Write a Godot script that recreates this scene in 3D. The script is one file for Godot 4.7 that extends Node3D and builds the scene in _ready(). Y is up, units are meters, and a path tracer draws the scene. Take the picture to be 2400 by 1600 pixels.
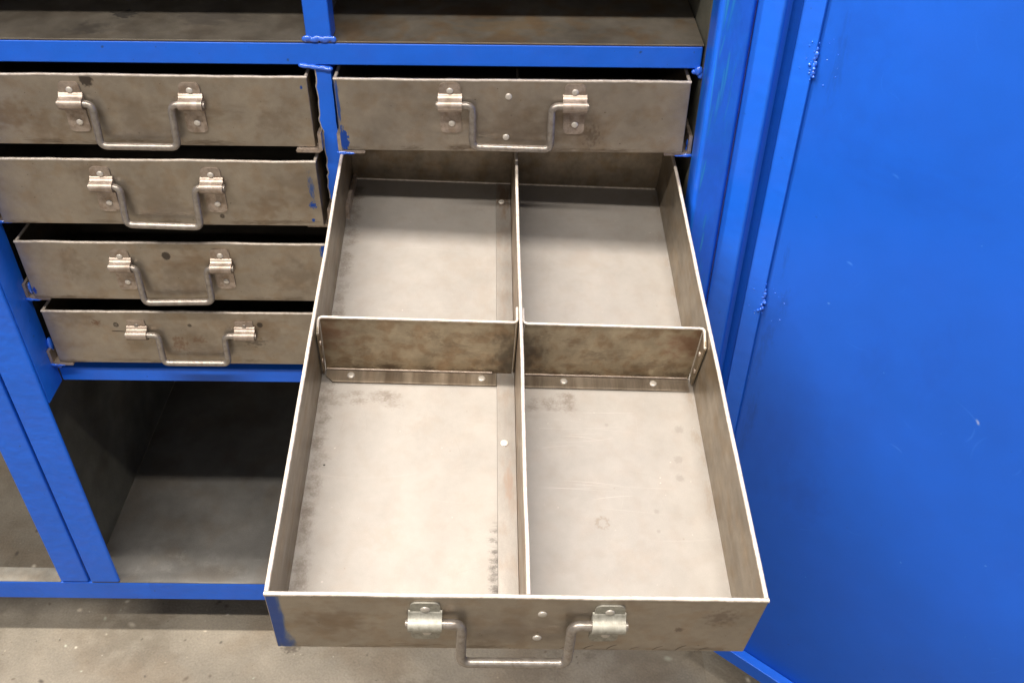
extends Node3D

# ---------------------------------------------------------------- numbers
const YO := 0.275          # height of the measuring origin above the floor
var M := {}
var rng := RandomNumberGenerator.new()
var used := {}

# ---------------------------------------------------------------- setting up
func _ready():
	rng.seed = 7341
	# camera
	var cam := Camera3D.new()
	cam.name = "camera"
	add_child(cam)
	cam.position = Vector3(0.0043, 1.2597 + YO, 1.0794)
	cam.rotation = Vector3(-0.6888, 0.0016, 0.0095)
	cam.fov = 38.89
	cam.near = 0.02
	cam.far = 60.0
	cam.current = true
	# air and exposure
	var we := WorldEnvironment.new()
	we.name = "environment"
	var e := Environment.new()
	e.background_mode = Environment.BG_COLOR
	e.background_color = Color(0.45, 0.44, 0.43)
	e.background_energy_multiplier = 1.0
	e.tonemap_mode = Environment.TONE_MAPPER_LINEAR
	e.tonemap_exposure = 1.75
	e.sdfgi_enabled = true
	e.ssao_enabled = true
	e.ssil_enabled = true
	we.environment = e
	add_child(we)
	make_materials()
	# two rows of ceiling tubes, parallel to the cabinet front, plus one added fill row
	ceiling_lamp(Vector3(-0.9, 3.45, 0.13), 3.4, 1.35, "long white ceiling tube lamp straight above the cabinet front")
	ceiling_lamp(Vector3(-0.9, 3.45, 1.27), 3.4, 0.85, "long white ceiling tube lamp above the aisle before the cabinet")
	ceiling_lamp(Vector3(-0.9, 3.45, 4.6), 3.4, 0.3, "added fill lamp shaped as a long white ceiling tube, farthest from the cabinet")  # unseen row, added to brighten the upright front faces
	make_ground()
	make_cabinet()
	make_drawers()

# ---------------------------------------------------------------- naming
func numbered(called: String, parent: Node) -> String:
	var key := str(parent.get_instance_id()) + called
	var n: int = used.get(key, 0)
	used[key] = n + 1
	return called if n == 0 else "%s_%03d" % [called, n]

func thing(called: String, label: String, category: String, at: Vector3, group := "") -> Node3D:
	var o := Node3D.new()
	o.name = numbered(called, self)
	add_child(o)
	o.position = at
	o.set_meta("label", label)
	o.set_meta("category", category)
	if group != "":
		o.set_meta("group", group)
	return o

func put(parent: Node, called: String, mesh: Mesh, mat: Material, at := Vector3.ZERO, rot := Vector3.ZERO) -> MeshInstance3D:
	var o := MeshInstance3D.new()
	o.name = numbered(called, parent)
	o.mesh = mesh
	o.material_override = mat
	parent.add_child(o, true)
	o.position = at
	o.rotation = rot
	o.cast_shadow = GeometryInstance3D.SHADOW_CASTING_SETTING_ON
	return o

# ---------------------------------------------------------------- mesh tools
func tri(st: SurfaceTool, a: Vector3, b: Vector3, c: Vector3, na: Vector3, nb: Vector3, nc: Vector3, ua := Vector2.ZERO, ub := Vector2.ZERO, uc := Vector2.ZERO):
	if (b - a).cross(c - a).dot(na + nb + nc) > 0.0:
		var t := b; b = c; c = t
		t = nb; nb = nc; nc = t
		var u := ub; ub = uc; uc = u
	st.set_normal(na); st.set_uv(ua); st.add_vertex(a)
	st.set_normal(nb); st.set_uv(ub); st.add_vertex(b)
	st.set_normal(nc); st.set_uv(uc); st.add_vertex(c)

func quad(st: SurfaceTool, p: Array, n: Array, u: Array):
	tri(st, p[0], p[1], p[2], n[0], n[1], n[2], u[0], u[1], u[2])
	tri(st, p[0], p[2], p[3], n[0], n[2], n[3], u[0], u[2], u[3])

func begin() -> SurfaceTool:
	var st := SurfaceTool.new()
	st.begin(Mesh.PRIMITIVE_TRIANGLES)
	return st

func box_uv(p: Vector3, h: Vector3, ax: int) -> Vector2:
	if ax == 0:
		return Vector2((p.z + h.z) / (2 * h.z), (h.y - p.y) / (2 * h.y))
	if ax == 1:
		return Vector2((p.x + h.x) / (2 * h.x), (p.z + h.z) / (2 * h.z))
	return Vector2((p.x + h.x) / (2 * h.x), (h.y - p.y) / (2 * h.y))

# a box with rounded looking edges: flat faces, smooth shaded chamfers; each face has uv 0..1
func add_box(st: SurfaceTool, size: Vector3, bev: float, xf := Transform3D()):
	var h := size * 0.5
	var b: float = min(bev, min(h.x, min(h.y, h.z)) * 0.95)
	var B := xf.basis
	for ax in 3:
		var i := (ax + 1) % 3
		var j := (ax + 2) % 3
		for s in [-1.0, 1.0]:
			var n := Vector3.ZERO
			n[ax] = s
			var ps := []; var us := []; var ns := []
			for c in [[-1, -1], [1, -1], [1, 1], [-1, 1]]:
				var p := Vector3.ZERO
				p[ax] = s * h[ax]
				p[i] = c[0] * (h[i] - b)
				p[j] = c[1] * (h[j] - b)
				us.append(box_uv(p, h, ax)); ps.append(xf * p); ns.append(B * n)
			quad(st, ps, ns, us)
	if b <= 0.0:
		return
	# chamfers along axis ax
	for ax in 3:
		var i := (ax + 1) % 3
		var j := (ax + 2) % 3
		for si in [-1.0, 1.0]:
			for sj in [-1.0, 1.0]:
				var ni := Vector3.ZERO; ni[i] = si
				var nj := Vector3.ZERO; nj[j] = sj
				var ps := []; var us := []
				for c in [[0, -1], [0, 1], [1, 1], [1, -1]]:
					var p := Vector3.ZERO
					p[ax] = c[1] * (h[ax] - b)
					p[i] = si * (h[i] if c[0] == 0 else h[i] - b)
					p[j] = sj * (h[j] - b if c[0] == 0 else h[j])
					us.append(box_uv(p, h, i if c[0] == 0 else j)); ps.append(xf * p)
				quad(st, ps, [B * ni, B * ni, B * nj, B * nj], us)
	for sx in [-1.0, 1.0]:
		for sy in [-1.0, 1.0]:
			for sz in [-1.0, 1.0]:
				var s := Vector3(sx, sy, sz)
				var q := []
				for ax in 3:
					var p := Vector3.ZERO
					for k in 3:
						p[k] = s[k] * (h[k] if k == ax else h[k] - b)
					q.append(p)
				tri(st, xf * q[0], xf * q[1], xf * q[2], B * Vector3(sx, 0, 0), B * Vector3(0, sy, 0), B * Vector3(0, 0, sz), box_uv(q[0], h, 0), box_uv(q[1], h, 1), box_uv(q[2], h, 2))

func box_mesh(size: Vector3, bev := 0.001) -> ArrayMesh:
	var st := begin()
	add_box(st, size, bev)
	return st.commit()

# a box given by its two corners, as a child of parent (coordinates of the parent)
func slab(parent: Node, called: String, a: Vector3, b: Vector3, mat: Material, bev := 0.001) -> MeshInstance3D:
	return put(parent, called, box_mesh((b - a).abs(), bev), mat, (a + b) * 0.5)

# closed profile (x,y) extruded along z from 0 to len; smooth where the corner is soft
func extrude(prof: PackedVector2Array, length: float, xf := Transform3D(), soft := 0.75) -> ArrayMesh:
	var st := begin()
	add_extrude(st, prof, length, xf, soft)
	return st.commit()

func add_extrude(st: SurfaceTool, prof: PackedVector2Array, length: float, xf := Transform3D(), soft := 0.75):
	var n := prof.size()
	var area := 0.0
	for k in n:
		area += prof[k].cross(prof[(k + 1) % n])
	var sgn := 1.0 if area > 0 else -1.0
	var en := []
	var run := [0.0]
	for k in n:
		var d := prof[(k + 1) % n] - prof[k]
		en.append(Vector2(d.y, -d.x).normalized() * sgn)
		run.append(run[k] + d.length())
	for k in n:
		var k2 := (k + 1) % n
		var a: Vector2 = en[k]
		var n0: Vector2 = (a + en[(k + n - 1) % n]).normalized() if a.dot(en[(k + n - 1) % n]) > soft else a
		var n1: Vector2 = (a + en[k2]).normalized() if a.dot(en[k2]) > soft else a
		var m0 := xf.basis * Vector3(n0.x, n0.y, 0)
		var m1 := xf.basis * Vector3(n1.x, n1.y, 0)
		var u0: float = run[k] / run[n]
		var u1: float = run[k + 1] / run[n]
		quad(st, [xf * Vector3(prof[k].x, prof[k].y, 0), xf * Vector3(prof[k2].x, prof[k2].y, 0), xf * Vector3(prof[k2].x, prof[k2].y, length), xf * Vector3(prof[k].x, prof[k].y, length)],
			[m0, m1, m1, m0], [Vector2(u0, 0), Vector2(u1, 0), Vector2(u1, 1), Vector2(u0, 1)])
	var idx := Geometry2D.triangulate_polygon(prof)
	var t := 0
	while t + 2 < idx.size():
		for s in [0, 1]:
			var z: float = length * s
			var nn := xf.basis * Vector3(0, 0, 1.0 if s == 1 else -1.0)
			tri(st, xf * Vector3(prof[idx[t]].x, prof[idx[t]].y, z), xf * Vector3(prof[idx[t + 1]].x, prof[idx[t + 1]].y, z), xf * Vector3(prof[idx[t + 2]].x, prof[idx[t + 2]].y, z), nn, nn, nn)
		t += 3

func round_rect(x0: float, y0: float, x1: float, y1: float, r: Array, seg := 4) -> PackedVector2Array:
	var out := PackedVector2Array()
	var cs := [[x0, y0, 180], [x1, y0, 270], [x1, y1, 0], [x0, y1, 90]]
	for k in 4:
		var rr: float = r[k]
		if rr <= 0.0:
			out.append(Vector2(cs[k][0], cs[k][1]))
			continue
		var cx: float = cs[k][0] + (rr if k == 0 or k == 3 else -rr)
		var cy: float = cs[k][1] + (rr if k < 2 else -rr)
		for q in seg + 1:
			var a := deg_to_rad(cs[k][2] + 90.0 * q / seg)
			out.append(Vector2(cx + cos(a) * rr, cy + sin(a) * rr))
	return out

# round bar along a path that lies in one plane with normal nrm
func tube(path: PackedVector3Array, r: float, nrm: Vector3, seg := 14, wob := 0.0) -> ArrayMesh:
	var st := begin()
	var rings := []
	var n := path.size()
	for k in n:
		var t := (path[min(k + 1, n - 1)] - path[max(k - 1, 0)]).normalized()
		var s := t.cross(nrm).normalized()
		var ring := []
		var rr := r * (1.0 + wob * sin(k * 1.7))
		for q in seg + 1:
			var a := TAU * q / seg
			var d := nrm * cos(a) + s * sin(a)
			ring.append([path[k] + d * rr, d])
		rings.append(ring)
	for k in n - 1:
		for q in seg:
			var a = rings[k][q]; var b = rings[k][q + 1]; var c = rings[k + 1][q + 1]; var d = rings[k + 1][q]
			var u := Vector2(float(q) / seg, float(k) / n)
			quad(st, [a[0], b[0], c[0], d[0]], [a[1], b[1], c[1], d[1]], [u, u + Vector2(1.0 / seg, 0), u + Vector2(1.0 / seg, 1.0 / n), u + Vector2(0, 1.0 / n)])
	for e in [0, n - 1]:
		var nn: Vector3 = (path[0] - path[1]).normalized() if e == 0 else (path[n - 1] - path[n - 2]).normalized()
		for q in seg:
			tri(st, path[e], rings[e][q][0], rings[e][q + 1][0], nn, nn, nn)
	return st.commit()

func fillet(pts: Array, r: float, seg := 6) -> PackedVector3Array:
	var out := PackedVector3Array()
	out.append(pts[0])
	for k in range(1, pts.size() - 1):
		var p: Vector3 = pts[k]
		var a: Vector3 = (pts[k - 1] - p).normalized()
		var b: Vector3 = (pts[k + 1] - p).normalized()
		var cut: float = r
		var p0 := p + a * cut
		var p1 := p + b * cut
		for q in seg + 1:
			var t := float(q) / seg
			out.append(p0.lerp(p, t).lerp(p.lerp(p1, t), t))
	out.append(pts[pts.size() - 1])
	return out

# lumpy metal: a few dented balls pressed into one mesh
func lumps(list: Array, seed_: int, amp := 0.25, seg := 12) -> ArrayMesh:
	var st := begin()
	var nz := FastNoiseLite.new()
	nz.seed = seed_
	nz.frequency = 1.4
	for it in list:
		var c: Vector3 = it[0]
		var r: Vector3 = it[1]
		var g := []
		for i in seg / 2 + 1:
			var row := []
			for j in seg + 1:
				var th := PI * i / (seg / 2)
				var ph := TAU * (j % seg) / seg
				var d := Vector3(sin(th) * cos(ph), cos(th), sin(th) * sin(ph))
				var k := 1.0 + amp * nz.get_noise_3dv(d * 1.6 + c * 700.0)
				row.append(c + d * r * k)
			g.append(row)
		for i in seg / 2:
			for j in seg:
				var p := [g[i][j], g[i][j + 1], g[i + 1][j + 1], g[i + 1][j]]
				var nn := []
				for q in p:
					nn.append(((q - c) / (r * r)).normalized())
				quad(st, p, nn, [Vector2.ZERO, Vector2.ZERO, Vector2.ZERO, Vector2.ZERO])
	return st.commit()

# folded sheet edge along a line: rounded section, never quite straight
func rim_bar(a: Vector3, b: Vector3, side: Vector3, w: float, hgt: float, sd: int, amp := 0.0007) -> ArrayMesh:
	var st := begin()
	var nz := FastNoiseLite.new()
	nz.seed = sd
	nz.frequency = 1.0
	nz.fractal_octaves = 3
	var pr := round_rect(-w / 2, -hgt, w / 2, 0, [0.0006, 0.0006, w * 0.36, w * 0.36], 3)
	var n := 40
	var m := pr.size()
	var up := Vector3(0, 1, 0)
	var rows := []
	for k in n + 1:
		var t := float(k) / n
		var c := a.lerp(b, t)
		var f := minf(1.0, minf(t, 1.0 - t) * 12.0)
		c += up * (amp * f * (nz.get_noise_1d(t * 3.0) * 1.6 + 0.35 * nz.get_noise_1d(t * 22.0 + 40.0))) + side * (amp * f * nz.get_noise_1d(t * 4.0 + 90.0))
		var row := []
		for q in m:
			row.append(c + side * pr[q].x + up * pr[q].y)
		rows.append(row)
	for k in n:
		for q in m:
			var q2 := (q + 1) % m
			var e0 := pr[q2] - pr[q]
			var em := pr[q] - pr[(q + m - 1) % m]
			var ep := pr[(q2 + 1) % m] - pr[q2]
			var f0 := Vector2(e0.y, -e0.x).normalized()
			var fm := Vector2(em.y, -em.x).normalized()
			var fp := Vector2(ep.y, -ep.x).normalized()
			var g0 := (f0 + fm).normalized() if f0.dot(fm) > 0.4 else f0
			var g1 := (f0 + fp).normalized() if f0.dot(fp) > 0.4 else f0
			var n0 := side * g0.x + up * g0.y
			var n1 := side * g1.x + up * g1.y
			quad(st, [rows[k][q], rows[k][q2], rows[k + 1][q2], rows[k + 1][q]], [n0, n1, n1, n0], [Vector2.ZERO, Vector2.ZERO, Vector2.ZERO, Vector2.ZERO])
	for e in [0, n]:
		var nn := (a - b).normalized() * (1.0 if e == 0 else -1.0)
		for q in range(1, m - 1):
			tri(st, rows[e][0], rows[e][q], rows[e][q + 1], nn, nn, nn)
	return st.commit()

func dome(r: float, hgt: float, seg := 14) -> ArrayMesh:
	# rivet head: axis +z, base at z = 0
	var st := begin()
	var pr := [[r, 0.0], [r, hgt * 0.35], [r * 0.9, hgt * 0.72], [r * 0.62, hgt * 0.95], [0.0, hgt]]
	var nr := [Vector2(1, 0), Vector2(0.95, 0.3), Vector2(0.6, 0.8), Vector2(0.2, 1), Vector2(0, 1)]
	for k in 4:
		for q in seg:
			var a := TAU * q / seg
			var b := TAU * (q + 1) / seg
			var f := func(i, t): return Vector3(pr[i][0] * cos(t), pr[i][0] * sin(t), pr[i][1])
			var g := func(i, t): return Vector3(nr[i].x * cos(t), nr[i].x * sin(t), nr[i].y).normalized()
			quad(st, [f.call(k, a), f.call(k, b), f.call(k + 1, b), f.call(k + 1, a)], [g.call(k, a), g.call(k, b), g.call(k + 1, b), g.call(k + 1, a)], [Vector2.ZERO, Vector2.ZERO, Vector2.ZERO, Vector2.ZERO])
	return st.commit()

# ---------------------------------------------------------------- textures
func noise_bytes(w: int, h: int, sd: int, freq: float, oct := 4, squash := 1.0) -> PackedByteArray:
	var n := FastNoiseLite.new()
	n.noise_type = FastNoiseLite.TYPE_SIMPLEX_SMOOTH
	n.seed = sd
	n.frequency = freq
	n.fractal_octaves = oct
	n.fractal_type = FastNoiseLite.FRACTAL_FBM if oct > 1 else FastNoiseLite.FRACTAL_NONE
	var hh := maxi(2, int(h * squash))
	var img := n.get_image(w, hh, false, false, true)
	if hh != h:
		img.resize(w, h, Image.INTERPOLATE_BILINEAR)
	img.convert(Image.FORMAT_L8)
	return img.get_data()

# mottled surface: base colour, big soft clouds, brown clouds, fine grain, fine streaks
func mottled(w: int, h: int, sd: int, base: Color, tint: Color, cloud := 0.18, rust := 0.35, grain := 0.08, freq := 0.006) -> Image:
	var a := noise_bytes(w, h, sd, freq, 5)
	var b := noise_bytes(w, h, sd + 11, freq * 1.7, 5)
	var c := noise_bytes(w, h, sd + 23, 0.35, 2)
	var d := noise_bytes(w, h, sd + 37, freq * 5.0, 4)
	var out := PackedByteArray()
	out.resize(w * h * 3)
	for i in w * h:
		var k := 1.0 + cloud * (a[i] / 127.5 - 1.0) + grain * (c[i] / 127.5 - 1.0) + cloud * 0.45 * (d[i] / 127.5 - 1.0)
		var t := clampf((b[i] / 255.0 - 0.46) * 3.0, 0.0, 1.0) * rust
		out[i * 3] = clampi(int(255.0 * k * lerpf(base.r, tint.r, t)), 0, 255)
		out[i * 3 + 1] = clampi(int(255.0 * k * lerpf(base.g, tint.g, t)), 0, 255)
		out[i * 3 + 2] = clampi(int(255.0 * k * lerpf(base.b, tint.b, t)), 0, 255)
	return Image.create_from_data(w, h, false, Image.FORMAT_RGB8, out)

func tex(img: Image) -> ImageTexture:
	img.generate_mipmaps()
	return ImageTexture.create_from_image(img)

# soft irregular patch, centre and radii in 0..1 of the picture
func blot(img: Image, c: Vector2, r: Vector2, col: Color, strength: float, edge := 0.5, rough := 0.35, ring := false):
	var w := img.get_width(); var h := img.get_height()
	var nz := FastNoiseLite.new()
	nz.seed = int(c.x * 9931 + c.y * 7177)
	nz.frequency = 1.3
	nz.fractal_octaves = 4
	for y in range(maxi(0, int((c.y - r.y * 1.6) * h)), mini(h, int((c.y + r.y * 1.6) * h) + 1)):
		for x in range(maxi(0, int((c.x - r.x * 1.6) * w)), mini(w, int((c.x + r.x * 1.6) * w) + 1)):
			var d := Vector2((float(x) / w - c.x) / r.x, (float(y) / h - c.y) / r.y)
			var q := d.length() + rough * nz.get_noise_2d(d.x * 1.5 + 9.0, d.y * 1.5)
			var t := 1.0 - smoothstep(1.0 - edge, 1.0, q)
			if ring:
				t = exp(-pow((q - 0.75) / 0.16, 2.0))
			if t > 0.003:
				img.set_pixel(x, y, img.get_pixel(x, y).lerp(col, t * strength))

func scratch(img: Image, a: Vector2, b: Vector2, bend: float, wid: float, col: Color, strength: float):
	var w := img.get_width(); var h := img.get_height()
	var p0 := a * Vector2(w, h); var p1 := b * Vector2(w, h)
	var n := int(p0.distance_to(p1)) + 2
	var side := (p1 - p0).orthogonal().normalized() * bend * p0.distance_to(p1)
	for k in n:
		var t := float(k) / n
		var p := p0.lerp(p1, t) + side * 4.0 * t * (1.0 - t)
		var f := strength * (0.45 + 0.55 * sin(t * PI)) * (0.7 + 0.3 * sin(k * 0.031 + a.x * 90.0))
		for dy in range(-int(ceil(wid)), int(ceil(wid)) + 1):
			for dx in range(-int(ceil(wid)), int(ceil(wid)) + 1):
				var x := int(p.x) + dx; var y := int(p.y) + dy
				if x < 0 or y < 0 or x >= w or y >= h:
					continue
				var g := clampf(1.0 - Vector2(x + 0.5, y + 0.5).distance_to(p) / wid, 0.0, 1.0)
				if g > 0.0:
					img.set_pixel(x, y, img.get_pixel(x, y).lerp(col, g * f))

func specks(img: Image, n: int, rmin: float, rmax: float, cols: Array, strength := 0.9):
	var w := img.get_width(); var h := img.get_height()
	for k in n:
		var c := Vector2(rng.randf() * w, rng.randf() * h)
		var r := rmin + (rmax - rmin) * pow(rng.randf(), 3.0)
		var col: Color = cols[rng.randi() % cols.size()]
		var st := Vector2(1.0 + rng.randf() * 0.8, 1.0)
		var tw := rng.randf() * PI
		for y in range(int(c.y - r * 2), int(c.y + r * 2) + 1):
			for x in range(int(c.x - r * 2), int(c.x + r * 2) + 1):
				if x < 0 or y < 0 or x >= w or y >= h:
					continue
				var d := (Vector2(x + 0.5, y + 0.5) - c).rotated(tw) / st
				var t := clampf(1.3 - d.length() / r, 0.0, 1.0)
				if t > 0.0:
					img.set_pixel(x, y, img.get_pixel(x, y).lerp(col, t * strength))

func normal_tex(w: int, h: int, sd: int, freq: float, oct: int, bump: float, fine := 0.0) -> ImageTexture:
	var a := noise_bytes(w, h, sd, freq, oct)
	if fine > 0.0:
		var b := noise_bytes(w, h, sd + 5, 0.4, 2)
		for i in a.size():
			a[i] = clampi(int(lerpf(a[i], b[i], fine)), 0, 255)
	var img := Image.create_from_data(w, h, false, Image.FORMAT_L8, a)
	img.convert(Image.FORMAT_RGBA8)
	img.bump_map_to_normal_map(bump)
	return tex(img)

func grey_tex(w: int, h: int, sd: int, freq: float, lo: float, hi: float) -> ImageTexture:
	var a := noise_bytes(w, h, sd, freq, 5)
	for i in a.size():
		a[i] = int(255.0 * lerpf(lo, hi, a[i] / 255.0))
	return tex(Image.create_from_data(w, h, false, Image.FORMAT_L8, a))

func steel(t: Texture2D, metal := 0.45, rough := 1.0, nscale := 0.25) -> StandardMaterial3D:
	var m := StandardMaterial3D.new()
	m.albedo_texture = t
	m.metallic = metal
	m.roughness = rough
	m.roughness_texture = M.rough_steel
	m.normal_enabled = true
	m.normal_texture = M.n_steel
	m.normal_scale = nscale
	return m

func world_mat(m: StandardMaterial3D, scale: float) -> StandardMaterial3D:
	m.uv1_triplanar = true
	m.uv1_world_triplanar = true
	m.uv1_scale = Vector3(scale, scale, scale)
	return m

const STEEL := Color(0.65, 0.618, 0.575)
const BROWN := Color(0.62, 0.562, 0.495)
const BLUE := Color(0.10, 0.388, 0.855)

func blue_paint(t: Texture2D) -> StandardMaterial3D:
	var m := StandardMaterial3D.new()
	m.albedo_texture = t
	m.roughness = 0.36
	m.metallic_specular = 0.45
	m.normal_enabled = true
	m.normal_texture = M.n_paint
	m.normal_scale = 0.12
	return m

func make_materials():
	M.n_steel = normal_tex(512, 512, 3, 0.008, 2, 6.0, 0.0)
	M.n_paint = normal_tex(512, 512, 8, 0.05, 3, 3.0, 0.1)
	M.n_floor = normal_tex(1024, 1024, 9, 0.03, 5, 5.0, 0.4)
	M.rough_steel = grey_tex(512, 512, 17, 0.012, 0.36, 0.46)
	M.steel = world_mat(steel(tex(mottled(1024, 1024, 101, STEEL, BROWN, 0.14, 0.5)), 0.8, 1.0, 0.2), 2.2)
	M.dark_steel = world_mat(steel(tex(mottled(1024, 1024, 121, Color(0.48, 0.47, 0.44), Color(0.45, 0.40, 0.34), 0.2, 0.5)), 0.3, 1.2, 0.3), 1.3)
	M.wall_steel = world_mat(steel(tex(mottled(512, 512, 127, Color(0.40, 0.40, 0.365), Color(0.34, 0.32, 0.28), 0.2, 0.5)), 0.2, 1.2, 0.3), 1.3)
	M.rim = StandardMaterial3D.new()
	M.rim.albedo_texture = tex(mottled(256, 256, 133, Color(0.74, 0.71, 0.675), Color(0.60, 0.545, 0.49), 0.10, 0.5, 0.05, 0.03))
	M.rim.metallic = 0.3
	M.rim.roughness = 0.42
	world_mat(M.rim, 9.0)
	M.bar = StandardMaterial3D.new()
	M.bar.albedo_texture = tex(mottled(256, 256, 143, Color(0.60, 0.575, 0.55), Color(0.47, 0.42, 0.385), 0.12, 0.5, 0.05, 0.03))
	M.bar.metallic = 0.6
	M.bar.roughness = 0.33
	world_mat(M.bar, 10.0)
	M.bracket = StandardMaterial3D.new()
	M.bracket.albedo_texture = tex(mottled(256, 256, 153, Color(0.66, 0.61, 0.57), Color(0.5, 0.43, 0.37), 0.12, 0.5, 0.08, 0.02))
	M.bracket.metallic = 0.6
	M.bracket.roughness = 0.40
	world_mat(M.bracket, 8.0)
	M.zinc = StandardMaterial3D.new()
	M.zinc.albedo_texture = tex(mottled(256, 256, 163, Color(0.66, 0.655, 0.62), Color(0.55, 0.54, 0.50), 0.10, 0.7, 0.10, 0.03))
	M.zinc.metallic = 0.5
	M.zinc.roughness = 0.5
	world_mat(M.zinc, 14.0)
	M.rivet = StandardMaterial3D.new()
	M.rivet.albedo_color = Color(0.80, 0.78, 0.75)
	M.rivet.metallic = 0.5
	M.rivet.roughness = 0.45
	# paint
	var bi := mottled(1024, 1024, 201, BLUE, Color(0.14, 0.38, 0.84), 0.03, 0.6, 0.02, 0.004)
	specks(bi, 260, 0.6, 2.2, [Color(0.07, 0.2, 0.5), Color(0.35, 0.5, 0.8), Color(0.2, 0.17, 0.15)], 0.5)
	M.blue = world_mat(blue_paint(tex(bi)), 1.6)
	M.weld = StandardMaterial3D.new()
	M.weld.albedo_color = Color(0.17, 0.40, 0.86)
	M.weld.roughness = 0.22
	M.weld.metallic_specular = 0.7
	# scuffed corner post
	var pi := mottled(128, 2048, 211, Color(0.115, 0.38, 0.86), Color(0.09, 0.41, 0.86), 0.05, 0.5, 0.03, 0.006)
	for k in 26:
		var y := rng.randf_range(0.05, 0.5)
		var x := rng.randf_range(0.15, 0.75)
		scratch(pi, Vector2(x, y), Vector2(x - 0.12 * rng.randf(), y + rng.randf_range(0.01, 0.06)), 0.02, rng.randf_range(2, 7), Color(0.20, 0.60, 0.82), 0.16)
	M.post_right = blue_paint(tex(pi))
	# door sheet (1.0 m wide, 1.43 m high)
	var di := mottled(1024, 1464, 221, Color(0.08, 0.35, 0.79), Color(0.095, 0.345, 0.785), 0.03, 0.5, 0.012, 0.003)
	var dm := func(x, y): return Vector2((x + 0.02) / 1.02, (1.22 - y) / 1.43)
	specks(di, 120, 0.5, 1.6, [Color(0.55, 0.68, 0.92), Color(0.1, 0.25, 0.6)], 0.6)
	scratch(di, dm.call(0.113, 0.738), dm.call(0.121, 0.735), 0.1, 2.0, Color(0.35, 0.56, 0.92), 0.5)
	scratch(di, dm.call(0.091, 0.613), dm.call(0.098, 0.611), 0.1, 2.2, Color(0.35, 0.56, 0.92), 0.5)
	scratch(di, dm.call(0.255, 0.492), dm.call(0.292, 0.470), 0.06, 1.3, Color(0.32, 0.52, 0.9), 0.35)
	scratch(di, dm.call(0.285, 0.478), dm.call(0.289, 0.472), 0.1, 2.2, Color(0.6, 0.62, 0.82), 0.7)
	scratch(di, dm.call(0.287, 0.465), dm.call(0.283, 0.44), 0.1, 1.3, Color(0.32, 0.52, 0.9), 0.35)
	scratch(di, dm.call(0.302, 0.46), dm.call(0.296, 0.42), -0.1, 1.5, Color(0.32, 0.52, 0.9), 0.35)
	scratch(di, dm.call(0.205, 0.385), dm.call(0.222, 0.380), 0.1, 1.5, Color(0.32, 0.52, 0.9), 0.35)
	for k in 16:
		blot(di, Vector2(rng.randf_range(0.02, 0.5), rng.randf_range(0.05, 1.0)), Vector2(rng.randf_range(0.02, 0.09), rng.randf_range(0.02, 0.07)), Color(0.08, 0.31, 0.72), 0.25, 0.95, 0.9)
	for k in 22:
		blot(di, Vector2(rng.randf_range(0.025, 0.05), rng.randf_range(0.0, 1.0)), Vector2(rng.randf_range(0.003, 0.012), rng.randf_range(0.01, 0.05)), Color(0.09, 0.27, 0.6), 0.3, 0.95, 0.9)
	for k in 60:
		var c := Vector2(rng.randf_range(0.05, 0.5), rng.randf_range(0.1, 0.9))
		scratch(di, c, c + Vector2(rng.randf_range(-0.03, 0.03), rng.randf_range(-0.02, 0.02)), 0.1, 1.0, Color(0.35, 0.55, 0.95), 0.25)
	M.door = blue_paint(tex(di))
	M.door.normal_scale = 0.03
	M.door.roughness = 0.42
	# concrete
	var gi := mottled(1536, 1536, 301, Color(0.45, 0.425, 0.38), Color(0.40, 0.36, 0.305), 0.11, 0.7, 0.09, 0.005)
	specks(gi, 1500, 0.5, 3.6, [Color(0.86, 0.84, 0.78), Color(0.80, 0.76, 0.68), Color(0.72, 0.76, 0.70)], 0.55)
	specks(gi, 1500, 0.5, 3.0, [Color(0.16, 0.14, 0.12), Color(0.26, 0.22, 0.18)], 0.6)
	for k in 60:
		blot(gi, Vector2(rng.randf(), rng.randf()), Vector2(1, 0.8) * rng.randf_range(0.004, 0.05) , Color(0.30, 0.27, 0.225), 0.35, 0.9, 0.9)
	for k in 14:
		blot(gi, Vector2(rng.randf(), rng.randf()), Vector2(1, 0.7) * rng.randf_range(0.004, 0.012), Color(0.22, 0.19, 0.16), 0.6, 0.6, 0.8)
	M.ground = StandardMaterial3D.new()
	M.ground.albedo_texture = tex(gi)
	M.ground.roughness = 0.75
	M.ground.normal_enabled = true
	M.ground.normal_texture = M.n_floor
	M.ground.normal_scale = 0.22
	M.ground.uv1_scale = Vector3(8, 8, 1)

# ---------------------------------------------------------------- setting
func make_ground():
	var pm := PlaneMesh.new()
	pm.size = Vector2(19.2, 19.2)
	var g := put(self, "ground", pm, M.ground, Vector3(0.35, 0, 0.5))
	g.set_meta("kind", "structure")
	g.set_meta("label", "grey brown concrete workshop floor with pale specks under the cabinet")

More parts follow.
